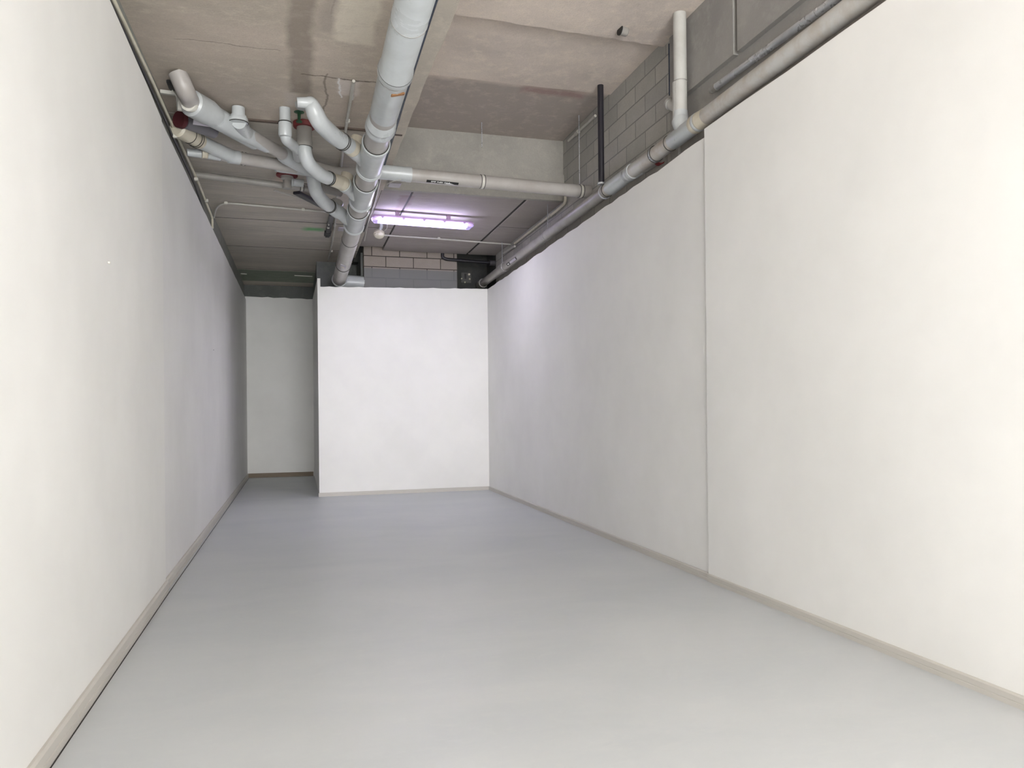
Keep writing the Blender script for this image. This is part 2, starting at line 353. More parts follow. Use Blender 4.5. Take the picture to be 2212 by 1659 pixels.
# raw walls behind and above the linings
bm = bmesh.new()
v = [bm.verts.new(c) for c in ((-1.27, -8, 0), (-1.12, 19.1, 0), (-1.12, 19.1, ZC), (-1.27, -8, ZC), (-1.6, -8, 0), (-1.6, 19.1, 0), (-1.6, 19.1, ZC), (-1.6, -8, ZC))]
for f in ((0, 1, 2, 3), (4, 5, 6, 7), (0, 1, 5, 4), (1, 2, 6, 5), (2, 3, 7, 6), (3, 0, 4, 7)): bm.faces.new([v[i] for i in f])
struct('wall_left_raw', bm, LEFTC)
struct('wall_right_blocks', boxm(XB, 4.1, 7.02, 14.15, 0, 5.6), BLOCK_R)
bm = boxm(XB, 4.1, -8, 7.02, 0, 5.6); box(bm, XB-.05, XB+.01, 5.82, 6.72, 4.56, 5.6); box(bm, XB-.05, XB+.01, -8, 5.76, 4.56, 5.6)
box(bm, XB-.03, XB+.01, 6.86, 7.02, 3.9, 5.6)
struct('wall_right_concrete', bm, SMOOTH)
xj0, xj1 = 1.24, 2.99
struct('wall_back_blocks', boxm(xj0, xj1, 14.30, 14.5, 0, 5.0), BLOCK_B)
bm = boxm(xj1, 4.1, 14.85, 15.05, 0, 5.6); box(bm, xj1-.02, xj1, 14.5, 14.85, 0, 5.6); box(bm, XB, 4.1, 14.15, 14.85, 0, 5.6); box(bm, xj1-.02, 4.1, 14.16, 15.05, 5.0, 5.2); box(bm, 1.1, 4.1, 15.0, 15.3, 4.4, 5.6); box(bm, 4.05, 4.15, 13.9, 15.3, 0, 5.6)
struct('wall_back_recess', bm, RECESS)
struct('wall_back_column', boxm(.425, 1.27, 15.55, 16.1, 0, ZC), DARKC)
bm = boxm(-1.3, .5, 18.74, 19.1, 0, ZC+.1); box(bm, .43, .6, 16.1, 18.8, 0, ZC); box(bm, 1.2, 1.26, 14.5, 15.6, 0, ZC)
struct('wall_back_raw', bm, DARKC)
# ceiling
def slab(bm, x0, x1, y0, y1, z0, z1, bev=.006):
    n = len(bm.verts); v = box(bm, x0, x1, y0, y1, z0, z1)
    bottom = [e for e in bm.edges if all(q in v and abs(q.co.z-z0) < 1e-6 for q in e.verts)]
    bmesh.ops.bevel(bm, geom=bottom, offset=bev, segments=1, affect='EDGES')
bm = boxm(-1.6, 1.14, -8, 8.16, ZC, 4.9)
front = struct('ceiling_front', bm, CEIL_FRONT)
bm = bmesh.new(); ys = [8.185, 10.33, 12.40, 14.44, 16.66, 19.1]
for a, b in zip(ys[:-1], ys[1:]): slab(bm, -1.6, 1.14, a, b-.035, ZC, 4.75)
box(bm, -1.6, 1.14, 8.16, 19.1, 4.55, 4.9)
struct('ceiling_planks', bm, CEIL_PLANK)
bm = bmesh.new()
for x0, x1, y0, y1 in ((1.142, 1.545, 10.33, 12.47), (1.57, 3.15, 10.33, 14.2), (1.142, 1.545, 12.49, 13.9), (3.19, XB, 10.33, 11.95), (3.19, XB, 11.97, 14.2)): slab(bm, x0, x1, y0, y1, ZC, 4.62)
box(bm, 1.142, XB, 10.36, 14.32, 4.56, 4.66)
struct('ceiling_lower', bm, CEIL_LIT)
bm = bmesh.new()                                  # dark filling set back in the plank joints
for y in ys[1:-1]: box(bm, -1.2, 1.139, y-.034, y-.001, ZC+.002, ZC+.06)
box(bm, 1.15, 1.54, 12.471, 12.489, ZC+.002, ZC+.06); box(bm, 3.195, XB-.01, 11.951, 11.969, ZC+.002, ZC+.06)
box(bm, 1.546, 1.569, 10.34, 13.9, ZC+.01, ZC+.06); box(bm, 3.151, 3.189, 10.34, 14.1, ZC+.01, ZC+.06)
struct('trim_8', bm, JOINT)
bm = boxm(1.14, 4.1, 7.1, 8.6, ZH, 5.6); box(bm, 1.14, 4.1, 8.6, 10.4, ZH+.02, 5.6)
struct('ceiling_upper', bm, SLAB_HIGH)
# deep cross beam in front of the lamp, its lower part standing proud
bm = boxm(1.142, XB+.02, 10.27, 10.34, ZC, 4.86); box(bm, 1.142, XB+.02, 10.31, 10.5, 4.62, 5.36)
struct('trim_2', bm, BEAM_FACE)
# shallow plastered beam at the front of the high bay with wavy far edge
bm = bmesh.new(); N = 40; rnd = random.Random(4)
r0 = [bm.verts.new((1.14+(XB+.02-1.14)*i/N, 7.10 + rnd.uniform(-.012, .012) + .10*i/N, ZH-.06)) for i in range(N+1)]
r1 = [bm.verts.new((q.co.x, q.co.y+.03, ZH+.01)) for q in r0]; r2 = [bm.verts.new((q.co.x, -8, ZH-.06)) for q in r0]
for i in range(N): bm.faces.new((r0[i], r0[i+1], r1[i+1], r1[i])); bm.faces.new((r2[i], r2[i+1], r0[i+1], r0[i]))
box(bm, 1.14, 4.1, -8, 7.05, ZH+.0, 5.6)
struct('trim_3', bm, SLAB_HIGH)
# long beam beside the main pipe: slightly lower soffit, chipped right edge
bm = bmesh.new(); N = 60
lo = []; 
for i in range(N+1):
    y = -8 + 18.3*i/N; e = 1.15 + (random.uniform(-.006, .01)) + (.02 if y < 6.3 else 0)
    lo.append([bm.verts.new(c) for c in ((.955, y, ZC-.012), (e, y, ZC-.014), (e+.004, y, 5.36), (.955, y, ZC+.01))])
for i in range(N):
    for k in range(4): bm.faces.new((lo[i][k], lo[i][(k+1) % 4], lo[i+1][(k+1) % 4], lo[i+1][k]))
bm.faces.new(lo[0]); bm.faces.new(lo[-1][::-1])
struct('trim_4', bm, BEAM)
# lump of hard foam on the beam corner
bm = bmesh.new(); c = at(985, 25, Z=4.6); bmesh.ops.create_icosphere(bm, subdivisions=3, radius=1)
for q in bm.verts:
    d = .75 + .25*math.sin(q.co.x*9+1)*math.sin(q.co.y*7)*math.sin(q.co.z*8+.5); q.co = Vector((1.16+q.co.x*.05*d, 5.25+q.co.y*.22*d, 4.52+q.co.z*.10*d))
tag(link('foam_lump', bm, FOAM, None, True, origin=(1.16, 5.25, 4.5)), 'rough pale blob of hardened filler on the corner of the long ceiling beam', 'filler')
# dark mortar gap plates let into the ceiling joints
bm = bmesh.new()
for x0, x1, y in ((-.48, -.1, 8.165), (.40, .80, 8.165), (1.0, 1.13, 8.2)): box(bm, x0, x1, y-.02, y+.02, ZC-.016, ZC+.02)
struct('trim_5', bm, plastic('brown_joint', (98, 84, 76), rough=.9))

# ================================================================ MAIN DRAIN PIPE
G1 = 'plastic drain pipe system under the ceiling'
PA, PB = Vector((.75, 3.2, 4.165)), Vector((.795, 14.40, 3.925))
DM = (PB-PA).normalized(); RM = .118
def mp_at(py):                                   # point on the main axis seen at photo row py
    lo_, hi_ = 0.0, 1.0
    for _ in range(40):
        m = (lo_+hi_)/2; p = lerp(PA, PB, m); d = p-EYE
        y = 829.5+SHY-FPX*d.dot(UPV)/d.dot(FWD)
        if y < py: lo_ = m
        else: hi_ = m
    return lerp(PA, PB, lo_)
main = thing('main_drain_pipe', 'thick grey drain pipe running front to back under the ceiling beside the long beam', 'pipe', PA)
tube('pipe_run', [PA, PB], RM, PVC, main)
def msock(py, L=.2, rev=False, m=FIT):
    p = mp_at(py); collar('socket', p, -DM if not rev else DM, RM, L, m, main)
    ring('seal_ring', p + (DM if not rev else -DM)*.012, DM, RM, SEAL, main, .012, .005)
# thick front sleeve with a rusty drip mark
bm = bmesh.new(); p = mp_at(158); L = (p-PA).length
lathe(bm, p, -DM, [(0, RM), (0, RM*1.16), (.03, RM*1.18), (.08, RM*1.14), (.10, RM*1.06), (L, RM*1.06)]); o = link('front_sleeve', bm, FIT, main, True)
bm = bmesh.new(); q = mp_at(244); sweep(bm, [mp_at(165), q], RM*1.035, 28); link('second_sleeve', bm, FIT, main, True)
ring('seal_ring', mp_at(150), DM, RM*1.10, SEAL, main, .014, .007)
ring('seal_ring', mp_at(42), DM, RM*1.06, PVCD, main, .008, .003)
bm = bmesh.new(); q = mp_at(172)
obox(bm, q + Vector((.035, 0, -RM*.97)), Vector((1, 0, .25)).normalized(), DM, Vector((-.25, 0, 1)).normalized(), .055, .020, .006, .004)
link('rust_mark', bm, RUST, main)
for y_, L_ in ((262, .22), (), ) if False else ((255, .26),): msock(278, L_)
# wye fittings: a sleeve of the main pipe with a slanting branch mouth
def on(px, py, ref, dz=0.0): return at(px, py, Y=ref)
def wye(py0, py1, tip, r):
    a, b = mp_at(py0), mp_at(py1); bm = bmesh.new(); L = (b-a).length
    sock(bm, a, DM, RM, .14)
    lathe(bm, a, DM, [(.02, RM), (.12, RM*1.07), (L-.03, RM*1.07), (L, RM)])
    sock(bm, b, -DM, RM, .12)
    c = lerp(a, b, .78); dirn = (Vector(tip)-c).normalized(); T = (Vector(tip)-c).length
    lathe(bm, c, dirn, [(0, r*1.25), (T*.35, r*1.22), (T*.6, r*1.05), (T-.10, r*1.05), (T-.09, r*1.16), (T, r*1.16), (T, r*.9)])
    o = link('wye_fitting', bm, FIT, main, True)
    ring('seal_ring', a - DM*.008, DM, RM, SEAL, main, .014, .007); ring('seal_ring', b + DM*.02, DM, RM, SEAL, main, .014, .007)
    return c, dirn
tA = at(764, 322, Y=7.72); tB = at(742, 397, Y=8.75); tC = at(722, 452, Y=10.0)
wye(308, 366, tA, .075); wye(392, 436, tB, .075); wye(453, 488, tC, .078)
ring('seal_ring', mp_at(517), DM, RM, SEAL, main, .016, .005)
ring('seal_ring', mp_at(572), DM, RM, SEAL, main, .02, .008)
bm = bmesh.new(); q = mp_at(560); nrm = Vector((-.35, -.2, -1)).normalized(); u_ = DM; v_ = nrm.cross(u_).normalized()
obox(bm, q+Vector((-.03, 0, -RM*.99)), u_, v_, nrm, .10, .045, .004); link('sticker', bm, LABELW, main)['label'] = 'small worn pale sticker'
bm = bmesh.new(); obox(bm, q+Vector((-.03, 0, -RM*1.02))-DM*-.05, u_, v_, nrm, .035, .028, .004); link('sticker_emblem', bm, IVORY, main)
# closing elbow turning right into the back wall
e0 = PB; e1 = Vector((PB.x+.02, PB.y+.05, PB.z-.02)); e2 = Vector((1.26, 14.42, 3.90))
bm = bmesh.new(); sweep(bm, fillet([PB-DM*.12, PB+DM*.06, e2], .13), RM*1.08); sock(bm, PB-DM*.12, DM, RM, .12)
link('elbow', bm, FIT, main, True)
# thin steel hangers on the main pipe
for py in (300, 408, 466):
    p = mp_at(py) + Vector((.06, 0, 0)); tube('hanger_rod', [p+Vector((0, 0, .1)), Vector((p.x, p.y, ZC))], .005, STEEL, main, seg=8)

def branch(name, label, path, r, parts, mat=FIT, bend=.16, seg=24):
    t = thing(name, label, 'pipe', path[0], G1b); tube('bent_pipe', path, r, mat, t, bend, seg); return t
G1b = 'branch pipes joining the main drain pipe'
# A: upper elbow
A0 = at(642, 221, Y=7.05); A1 = at(672, 222, Y=7.05); A2 = at(688, 262, Y=7.12); A3 = at(718, 292, Y=7.35)
t = thing('branch_pipe', 'grey branch pipe with a hooked open end, highest of three joining the main drain', 'pipe', A0, G1b)
pth = fillet([at(650, 226, Z=ZC-.02), A1, A2, A3, tA], .12)
n = len(pth); bm = bmesh.new(); sweep(bm, pth, [.055+.024*min(1, i/(n*.35)) for i in range(n)]); link('bent_pipe', bm, FIT, t, True)
dA = (A3-A2).normalized(); bm = bmesh.new(); hd = (A1-A0).normalized(); lathe(bm, A0, hd, [(0, .030), (0, .042), (.02, .045), (.12, .05), (.16, .03)]); link('end_collar', bm, FIT, t, True)
dd = (tA-A3).normalized(); m1 = lerp(A3, tA, .42)
collar('coupling', tA+dd*.06, -dd, .075, .17, BEIGE, t, 'yellowed coupling')
for k in (0, .03): ring('seal_ring', m1+dd*k, dd, .079, SEAL, t, .010, .006)
bm = bmesh.new(); q = tA + dd*.02; lathe(bm, q, Vector((.3, .2, 1)), [(0, .07), (.13, .07), (.13, .05)]); link('rear_stub', bm, BEIGE, t, True)
# B: middle elbow under the red collar
B0 = at(657, 270, Y=8.1); B1 = at(658, 345, Y=8.12); B2 = at(690, 378, Y=8.35)
B0.z = ZC
t = thing('branch_pipe', 'middle grey branch pipe dropping from a red fire collar and curving into the main drain', 'pipe', B0, G1b)
tube('bent_pipe', [Vector((B1.x, B1.y, ZC)), B1, B2, tB], .071, FIT, t, .16)
p = at(658, 318, Y=8.12); p.x = B1.x; bm = bmesh.new(); lathe(bm, p, (0, 0, 1), [(0, .07), (0, .082), (.05, .084), (.06, .078), (.3, .074)]); link('upper_sleeve', bm, PVCD, t, True)
ring('seal_ring', p, (0, 0, 1), .076, SEAL, t, .008, .005)
bm = bmesh.new(); lathe(bm, (B1.x, B1.y, ZC-.055), (0, 0, 1), [(0, .076), (0, .105), (.01, .112), (.05, .112), (.054, .09)]); link('fire_collar', bm, RED, t, True)['label'] = 'red collar ring'
dd = (tB-B2).normalized(); m1 = lerp(B2, tB, .35)
for k in (0, .03): ring('seal_ring', m1+dd*k, dd, .073, SEAL, t, .010, .006)
bm = bmesh.new(); lathe(bm, m1+dd*.04, dd, [(0, .072), (.0, .074), ((tB-m1).length-.14, .074)]); link('aged_sleeve', bm, BEIGE, t, True)
collar('coupling', tB+dd*.06, -dd, .072, .17, BEIGE, t, 'yellowed coupling')
bm = bmesh.new(); q = tB + dd*.02; lathe(bm, q, Vector((.3, .2, 1)), [(0, .07), (.12, .07), (.12, .05)]); link('rear_stub', bm, BEIGE, t, True)
# C: lower elbow
C0 = at(677, 394, Y=9.35); C1 = at(682, 415, Y=9.4); C2 = at(700, 438, Y=9.6)
t = thing('branch_pipe', 'lowest of the three grey branch pipes, a short curved elbow beside the white conduit', 'pipe', C0, G1b)
C0.z = min(ZC, C0.z+.04)
tube('bent_pipe', [C0+Vector((-.01, 0, .10)), C0, C1, C2, tC], .079, FIT, t, .12)
dd = (tC-C2).normalized(); m1 = lerp(C2, tC, .45)
for k in (0, .035): ring('seal_ring', m1+dd*k, dd, .081, SEAL, t, .010, .006)
collar('coupling', tC+dd*.06, -dd, .076, .17, FIT, t)
bm = bmesh.new(); q = tC + dd*.02; lathe(bm, q, Vector((.35, .3, 1)), [(0, .08), (.12, .08), (.12, .05)]); link('rear_stub', bm, PVCD, t, True)

# ================================================================ LEFT HAND PIPES (joined above the main pipe) + CROSS PIPE
ZL = 4.335
G2 = 'pipes on the left crossing to the right wall'
J = at(645, 352, Z=ZL); D0 = at(430, 232, Z=ZL); D1 = at(530, 296, Z=ZL)
t = thing('diagonal_pipe', 'long grey pipe slanting from the far left ceiling corner down to the big junction', 'pipe', D0, G2)
dD = (J-D0).normalized()
tube('pipe_run', [D0, J], .066, PVC, t)
bm = bmesh.new(); lathe(bm, at(455, 248, Z=ZL), dD, [(0, .07), (.02, .105), (.30, .10), (.62, .078), (.9, .072)]); lathe(bm, D0, dD, [(-.12, .10), (-.1, .12), (.12, .12), (.22, .10), (.3, .07)])
link('reducer', bm, FIT, t, True)
q = at(516, 263, Z=4.33); q2 = at(536, 296, Z=ZL)
bm = bmesh.new(); sweep(bm, [D1-dD*.32, D1+dD*.16], .077); lathe(bm, q2, (q-q2), [(0, .07), ((q-q2).length, .07)])
sock(bm, D1+dD*.16, -dD, .066, .08)
link('wye_fitting', bm, FIT, t, True)
q = at(515, 259, Z=4.35); up = Vector((0, 0, 1))
bm = bmesh.new(); lathe(bm, q-Vector((0, 0, .03)), up, [(0, .05), (0, .088), (.02, .094), (.045, .088), (.05, .075), (.07, .075), (.07, .062), (ZC-q.z+.02, .060)])
link('vertical_stub', bm, FIT, t, True)
ring('seal_ring', q-Vector((0, 0, .028)), up, .090, SEAL, t, .008, .004)
ring('seal_ring', at(586, 320, Z=ZL), dD, .064, PVCD, t, .01, .004)
# big pale upper-left end piece against the corner
E0 = at(400, 190, Z=4.36)
t = thing('corner_inlet', 'wide pale inlet bend in the top left ceiling corner with wires beside it', 'pipe fitting', E0, G2)
bm = bmesh.new(); sweep(bm, fillet([Vector((E0.x-.06, E0.y-.02, ZC)), E0+Vector((0, 0, -.02)), at(412, 222, Z=4.33), at(440, 240, Z=ZL)], .09), .080)
link('bend', bm, PVC, t, True)
bm = bmesh.new(); lathe(bm, at(406, 222, Z=4.30), (at(440, 240, Z=ZL)-at(406, 222, Z=4.30)), [(0, .03), (0, .07), (.02, .075), (.10, .06), (.12, .04)]); link('screw_plug', bm, CHROME, t, True)
bm = bmesh.new(); q = at(374, 184, Z=ZC-.01); obox(bm, q, Vector((1, 0, 0)), Vector((0, 1, 0)), Vector((0, 0, 1)), .045, .09, .02, .01); link('dark_cavity_block', bm, INK, t)['label'] = 'black block for the dark recess beside the bend'  # solid block; the dark of the cavity is put into its colour
tube('wire', [at(372, 196, Z=4.40), at(382, 208, Z=4.38), at(384, 238, Z=4.34)], .008, CONDUIT, t, .04, 8)
# trunk under it: white trunking bar from the wall
bm = bmesh.new(); a = at(346, 198, X=-1.16); b = at(384, 203, Z=a.z); u_ = (b-a).normalized(); w_ = Vector((0, 0, 1)); v_ = w_.cross(u_)
t = thing('trunking', 'small white cable trunking reaching out from the left wall below the corner inlet', 'trunking', a)
obox(bm, (a+b)/2, u_, v_.normalized(), w_, (b-a).length/2, .016, .016); link('bar', bm, CONDUIT, t)
bm = bmesh.new(); c_ = at(389, 220, Y=b.y); obox(bm, c_+Vector((0, 0, .05)), Vector((1, 0, 0)), Vector((0, 1, 0)), Vector((0, 0, 1)), .018, .018, .13); link('drop', bm, CONDUIT, t)
# E: lower left pipe with its two inlets
t = thing('lower_left_pipe', 'grey pipe with a bright band running from the left wall to the big junction', 'pipe', at(440, 330, Z=4.30), G2)
e_a = at(404, 329, Z=4.28); e_w = at(497, 338, Z=4.30); e_j = at(640, 362, Z=ZL-.01); dE = (e_j-e_w).normalized()
tube('pipe_run', [e_w-dE*.1, e_j], .066, PVC, t)
bm = bmesh.new(); i0 = at(432, 306, Z=4.33); sweep(bm, [e_w+dE*.02, i0], .072); sweep(bm, [e_w-dE*.02, e_w+dE*.10], .073); sweep(bm, [e_a, e_w], [.04, .062]); link('wye_fitting', bm, FIT, t, True)
i1 = at(396, 284, Z=4.33); di = (i0-i1).normalized()
bm = bmesh.new(); lathe(bm, i1, di, [(-.12, .07), (-.1, .092), (.06, .092), (.07, .082), ((i0-i1).length, .077)]); link('inlet_elbow', bm, BEIGE, t, True)['label'] = 'yellowed inlet elbow'
for k in (.10, .20, .235): ring('seal_ring', i1+di*k, di, .084, SEAL, t, .007, .004)
ring('bright_band', at(526, 343, Z=4.31), dE, .066, CHROME, t, .016, .006)
for k in (-.018, .018): ring('seal_ring', at(526, 343, Z=4.31)+dE*k, dE, .066, SEAL, t, .006, .006)
bm = bmesh.new(); q = at(436, 329, Z=4.285); dq = (e_w-e_a).normalized(); lathe(bm, q, dq, [(0, .05), (0, .064), (.05, .064), (.06, .052)]); link('inlet_collar', bm, BEIGE, t, True)
# junction and cross pipe to the right
X0 = at(828, 372, Z=ZL); X1 = at(1262, 414, Z=ZL); dX = (X1-X0).normalized()
t = thing('cross_pipe', 'pale grey pipe crossing the room to the block wall with a black flow direction sticker', 'pipe', X0, G2)
tube('pipe_run', [J, at(735, 380, Z=ZL+.01), X0-dX*.1, X1+dX*.10], .080, PVC, t, .25)
bm = bmesh.new(); sweep(bm, [at(618, 337, Z=ZL), at(660, 360, Z=ZL), at(700, 375, Z=ZL), at(745, 382, Z=ZL)], .092); sweep(bm, [at(606, 357, Z=ZL), at(670, 366, Z=ZL)], .080); lathe(bm, at(618, 337, Z=ZL), -dD, [(-.05, .09), (0, .092), (.06, .084), (.07, .078)]); lathe(bm, at(606, 357, Z=ZL), -dE, [(-.05, .08), (0, .082), (.05, .08), (.06, .072)]); link('junction', bm, FIT, t, True)
bm = bmesh.new(); q = at(830, 372, Z=ZL); lathe(bm, q-dX*.1, dX, [(0, .08), (0, .086), (.36, .086), (.37, .09), (.42, .09), (.42, .08)]); link('sleeve', bm, FIT, t, True)
for px, py in ((879, 376), (1043, 391), (1256, 412)):
    q = at(px, py, Z=ZL); q = X0 + dX*(q-X0).dot(dX)
    ring('coupling_band', q, dX, .080, CHROME, t, .024, .006)
    for k in (-.024, .024): ring('seal_ring', q+dX*k, dX, .080, SEAL, t, .006, .006)
# the sticker, wrapped on the pipe, with a white arrow and worn lettering
def sticker(parent, org, d, r, face, s0, s1, half, mat, name, lift=.0015):
    """patch of a cylinder of axis d around org: from s0 to s1 along, +-half in angle around direction face"""
    bm = bmesh.new(); d = Vector(d).normalized(); f = (Vector(face)-d*Vector(face).dot(d)).normalized(); g = d.cross(f); R_ = r+lift; nn = 6; rows = []
    h0, h1 = half if isinstance(half, tuple) else (-half, half)
    for s in (s0, s1):
        rows.append([[bm.verts.new(org + d*s + (f*math.cos(h0+(h1-h0)*k/nn) + g*math.sin(h0+(h1-h0)*k/nn))*rr) for k in range(nn+1)] for rr in (R_, r-.002)])
    a, a2 = rows[0]; b, b2 = rows[1]
    for k in range(nn): bm.faces.new((a[k], a[k+1], b[k+1], b[k])); bm.faces.new((a2[k], b2[k], b2[k+1], a2[k+1])); bm.faces.new((a[k], a2[k], a2[k+1], a[k+1])); bm.faces.new((b[k], b[k+1], b2[k+1], b2[k]))
    bm.faces.new((a[0], b[0], b2[0], a2[0])); bm.faces.new((a[-1], a2[-1], b2[-1], b[-1]))
    return link(name, bm, mat, parent)
q = at(917, 384, Z=ZL); s0 = (q-X0).dot(dX); q = at(984, 392, Z=ZL); s1 = (q-X0).dot(dX)
face = Vector((-.10, -.52, -.85))
FT = math.atan2
st = sticker(t, X0, dX, .080, face, s0, s1, .24, INK, 'flow_sticker'); st['label'] = 'black sticker with white lettering and an arrow'
Ls = s1-s0; x = s0+Ls*.14; rnd = random.Random(3)
# worn letters: strokes of different widths in three words, as far as they can be read
for word in ((4, .016), (4, .019), (4, .018)):
    for k in range(word[0]):
        w_ = word[1]; hh = .12
        for part in random.Random(k*7+int(word[1]*1000)).sample(((0, .3, -hh, hh), (0, 1, .04, hh), (0, 1, -hh, -.04), (.7, 1, -hh, hh), (0, 1, -.03, .03)), 3):
            sticker(st, X0, dX, .080, face, x+w_*part[0]*.8, x+w_*part[1]*.8, (part[2], part[3]), INKW, 'letter_stroke', .0025)
        x += w_
    x += .012
xa = s0+Ls*.60
sticker(st, X0, dX, .080, face, xa, xa+Ls*.16, (.06, .20) if (dX.cross(face)).z < 0 else (-.20, -.06), INKW, 'arrow_shaft', .0025)
bm = bmesh.new(); d = dX; f = (face-d*face.dot(d)).normalized(); g = d.cross(f); sg = 1 if g.z < 0 else -1
def cylp(s, a, lift=.0025): return X0 + d*s + (f*math.cos(a)+g*math.sin(a))*(.080+lift)
vs = [bm.verts.new(cylp(xa+Ls*.13, -.02*sg)), bm.verts.new(cylp(xa+Ls*.27, .20*sg)), bm.verts.new(cylp(xa+Ls*.13, .22*sg))]
vb = [bm.verts.new(v_.co - (v_.co-X0-d*((v_.co-X0).dot(d))).normalized()*.002) for v_ in vs]
bm.faces.new(vs); bm.faces.new(vb[::-1])
for i in range(3): bm.faces.new((vs[i], vs[(i+1) % 3], vb[(i+1) % 3], vb[i]))
link('arrow_head', bm, INKW, st)
# small drop pipe H joining the junction
t = thing('drop_pipe', 'slim grey pipe dropping from the ceiling just left of the green plug', 'pipe', at(612, 225, Z=ZC), G2)
h0 = at(613, 262, Y=7.75); h1 = at(616, 300, Y=7.8); h2 = at(642, 322, Y=8.2)
h0.x = h1.x; top = Vector((h1.x, 7.78, ZC))
tube('bent_pipe', [top, h1, h2, lerp(h2, J, .6)], .053, FIT, t, .08)
bm = bmesh.new(); lathe(bm, (h1.x, 7.78, h0.z-.14), (0, 0, 1), [(0, .057), (.02, .064), (.12, .064), (.14, .060)]); link('socket', bm, FIT, t, True)
ring('seal_ring', (h1.x, 7.78, h0.z), (0, 0, 1), .060, SEAL, t, .010, .006)
# green pipe hanger by it
g0 = at(646, 240, Y=7.85); t = thing('green_plug', 'dark green T shaped plastic plug beside the red collar', 'plug', g0)
bm = bmesh.new(); lathe(bm, g0, (0, 0, -1), [(0, .01), (0, .048), (.012, .05), (.02, .016), (.09, .014), (.10, .03), (.11, .03)]); link('body', bm, GREEN, t, True)
bm = bmesh.new(); lathe(bm, (g0.x, g0.y, g0.z), (0, 0, 1), [(0, .012), (max(.02, ZC-g0.z), .012)]); link('stem', bm, GREEN, t, True)
# F: horizontal thin pipe with tee under a red collar
F0 = at(428, 378, Z=4.40); F1 = at(640, 404, Z=4.38); dF = (F1-F0).normalized()
t = thing('valve_pipe', 'thin dull pipe from the left wall with a tee under the lower red collar', 'pipe', F0, G2)
tube('pipe_run', [F0-dF*.1, F1+dF*.35], .040, PVCD, t)
tube('upper_rear_length', [at(690, 404, Z=4.37), at(735, 416, Z=4.37)], .058, PVCD, t)
q = at(620, 392, Z=4.39); col = at(619, 372, Z=ZC); qb = at(619, 412, Y=q.y)
bm = bmesh.new(); lathe(bm, Vector((q.x, q.y, q.z-.09)), (0, 0, 1), [(0, .04), (.0, .052), (.03, .056), (.05, .05), (.10, .05), (.12, .075), (ZC-q.z+.08, .078)]); link('tee', bm, PVCD, t, True)
bm = bmesh.new(); lathe(bm, (q.x, q.y, ZC-.03), (0, 0, 1), [(0, .08), (0, .115), (.008, .13), (.026, .13), (.028, .1)]); link('fire_collar', bm, RED, t, True)['label'] = 'red collar ring'
bm = bmesh.new(); lathe(bm, q+dF*.05, dF, [(0, .05), (.02, .056), (.03, .046), (.15, .046)]); link('outlet', bm, FIT, t, True)
ring('bright_band', at(652, 405, Z=4.38), dF, .040, CHROME, t, .02, .006)
for k in (-.022, .022): ring('seal_ring', at(652, 405, Z=4.38)+dF*k, dF, .040, SEAL, t, .006, .006)
# black strut running below it, on a flat metal strap
a = at(640, 416, Z=4.42); b = at(700, 447, Z=4.42); u_ = (b-a).normalized(); w_ = Vector((0, 0, 1)); v_ = w_.cross(u_).normalized()
t = thing('black_strut', 'flat black strut with a grey strap slanting behind the lowest branch elbow', 'strut', a)
bm = bmesh.new(); obox(bm, (a+b)/2, u_, v_, w_, (b-a).length/2, .05, .02, .006); link('bar', bm, BLACK, t)
a = at(592, 411, Z=4.44); b = at(648, 428, Z=4.44); u_ = (b-a).normalized(); v_ = w_.cross(u_).normalized()
bm = bmesh.new(); obox(bm, (a+b)/2, u_, v_, w_, (b-a).length/2, .012, .006); link('strap', bm, CONDUIT, t)
# black lever behind the elbow
a = at(717, 462, Z=4.40); b = at(707, 508, Z=4.40); u_ = (b-a).normalized(); v_ = w_.cross(u_).normalized()
t = thing('black_bracket', 'black tapered bracket with two bright bolts hanging left of the main drain', 'bracket', a)
bm = bmesh.new(); m_ = (a+b)/2; obox(bm, m_, u_, v_, w_, (b-a).length/2, .038, .03, .012)
obox(bm, b-u_*.12, u_, v_, w_, .16, .052, .036, .02); link('body', bm, BLACK, t)
for px, py, r_ in ((710, 486, .014), (709, 493, .02)):
    q = at(px, py, Z=4.362); bm = bmesh.new(); lathe(bm, q+Vector((0, 0, .02)), (0, 0, -1), [(0, r_), (.022, r_), (.028, r_*.6)], 16); link('bolt', bm, CHROME, t, True)
bm = bmesh.new(); obox(bm, lerp(a, b, .6)+Vector((0, 0, .055)), u_, v_, w_, .05, .03, .03); link('mount', bm, BLACK, t)
# inlet pair at the far left (dark tube in place of shade + red collar + white tag)
q = at(398, 245, Z=4.42)
t = thing('left_shade_tube', 'dark tube standing for shade with a dark red collar in the left ceiling corner', 'pipe', q, G2)
bm = bmesh.new(); a = at(398, 262, Z=4.38); b = at(462, 284, Z=4.40); sweep(bm, [a, b], .07); link('pipe_run', bm, plastic('shade_grey', (120, 118, 124), rough=.5), t, True)
bm = bmesh.new(); dd = (b-a).normalized(); lathe(bm, a-dd*.07, dd, [(0, .06), (0, .080), (.05, .080), (.06, .06)]); link('fire_collar', bm, plastic('dark_red_collar', (84, 30, 36), rough=.7), t, True)
a = at(421, 254, Z=4.33); b = at(452, 259, Z=4.33); u_ = (b-a).normalized(); w_ = (Vector((0, -.55, .35))); w_ = (w_-u_*w_.dot(u_)).normalized(); v_ = w_.cross(u_).normalized()
bm = bmesh.new(); obox(bm, (a+b)/2+Vector((0, -.03, -.04)), u_, w_, v_, .075, .045, .002)
tp = tag(link('paper_tag', bm, LABELW, None, origin=(a+b)/2), 'blank white paper tag on the dark shade tube in the left corner', 'tag')

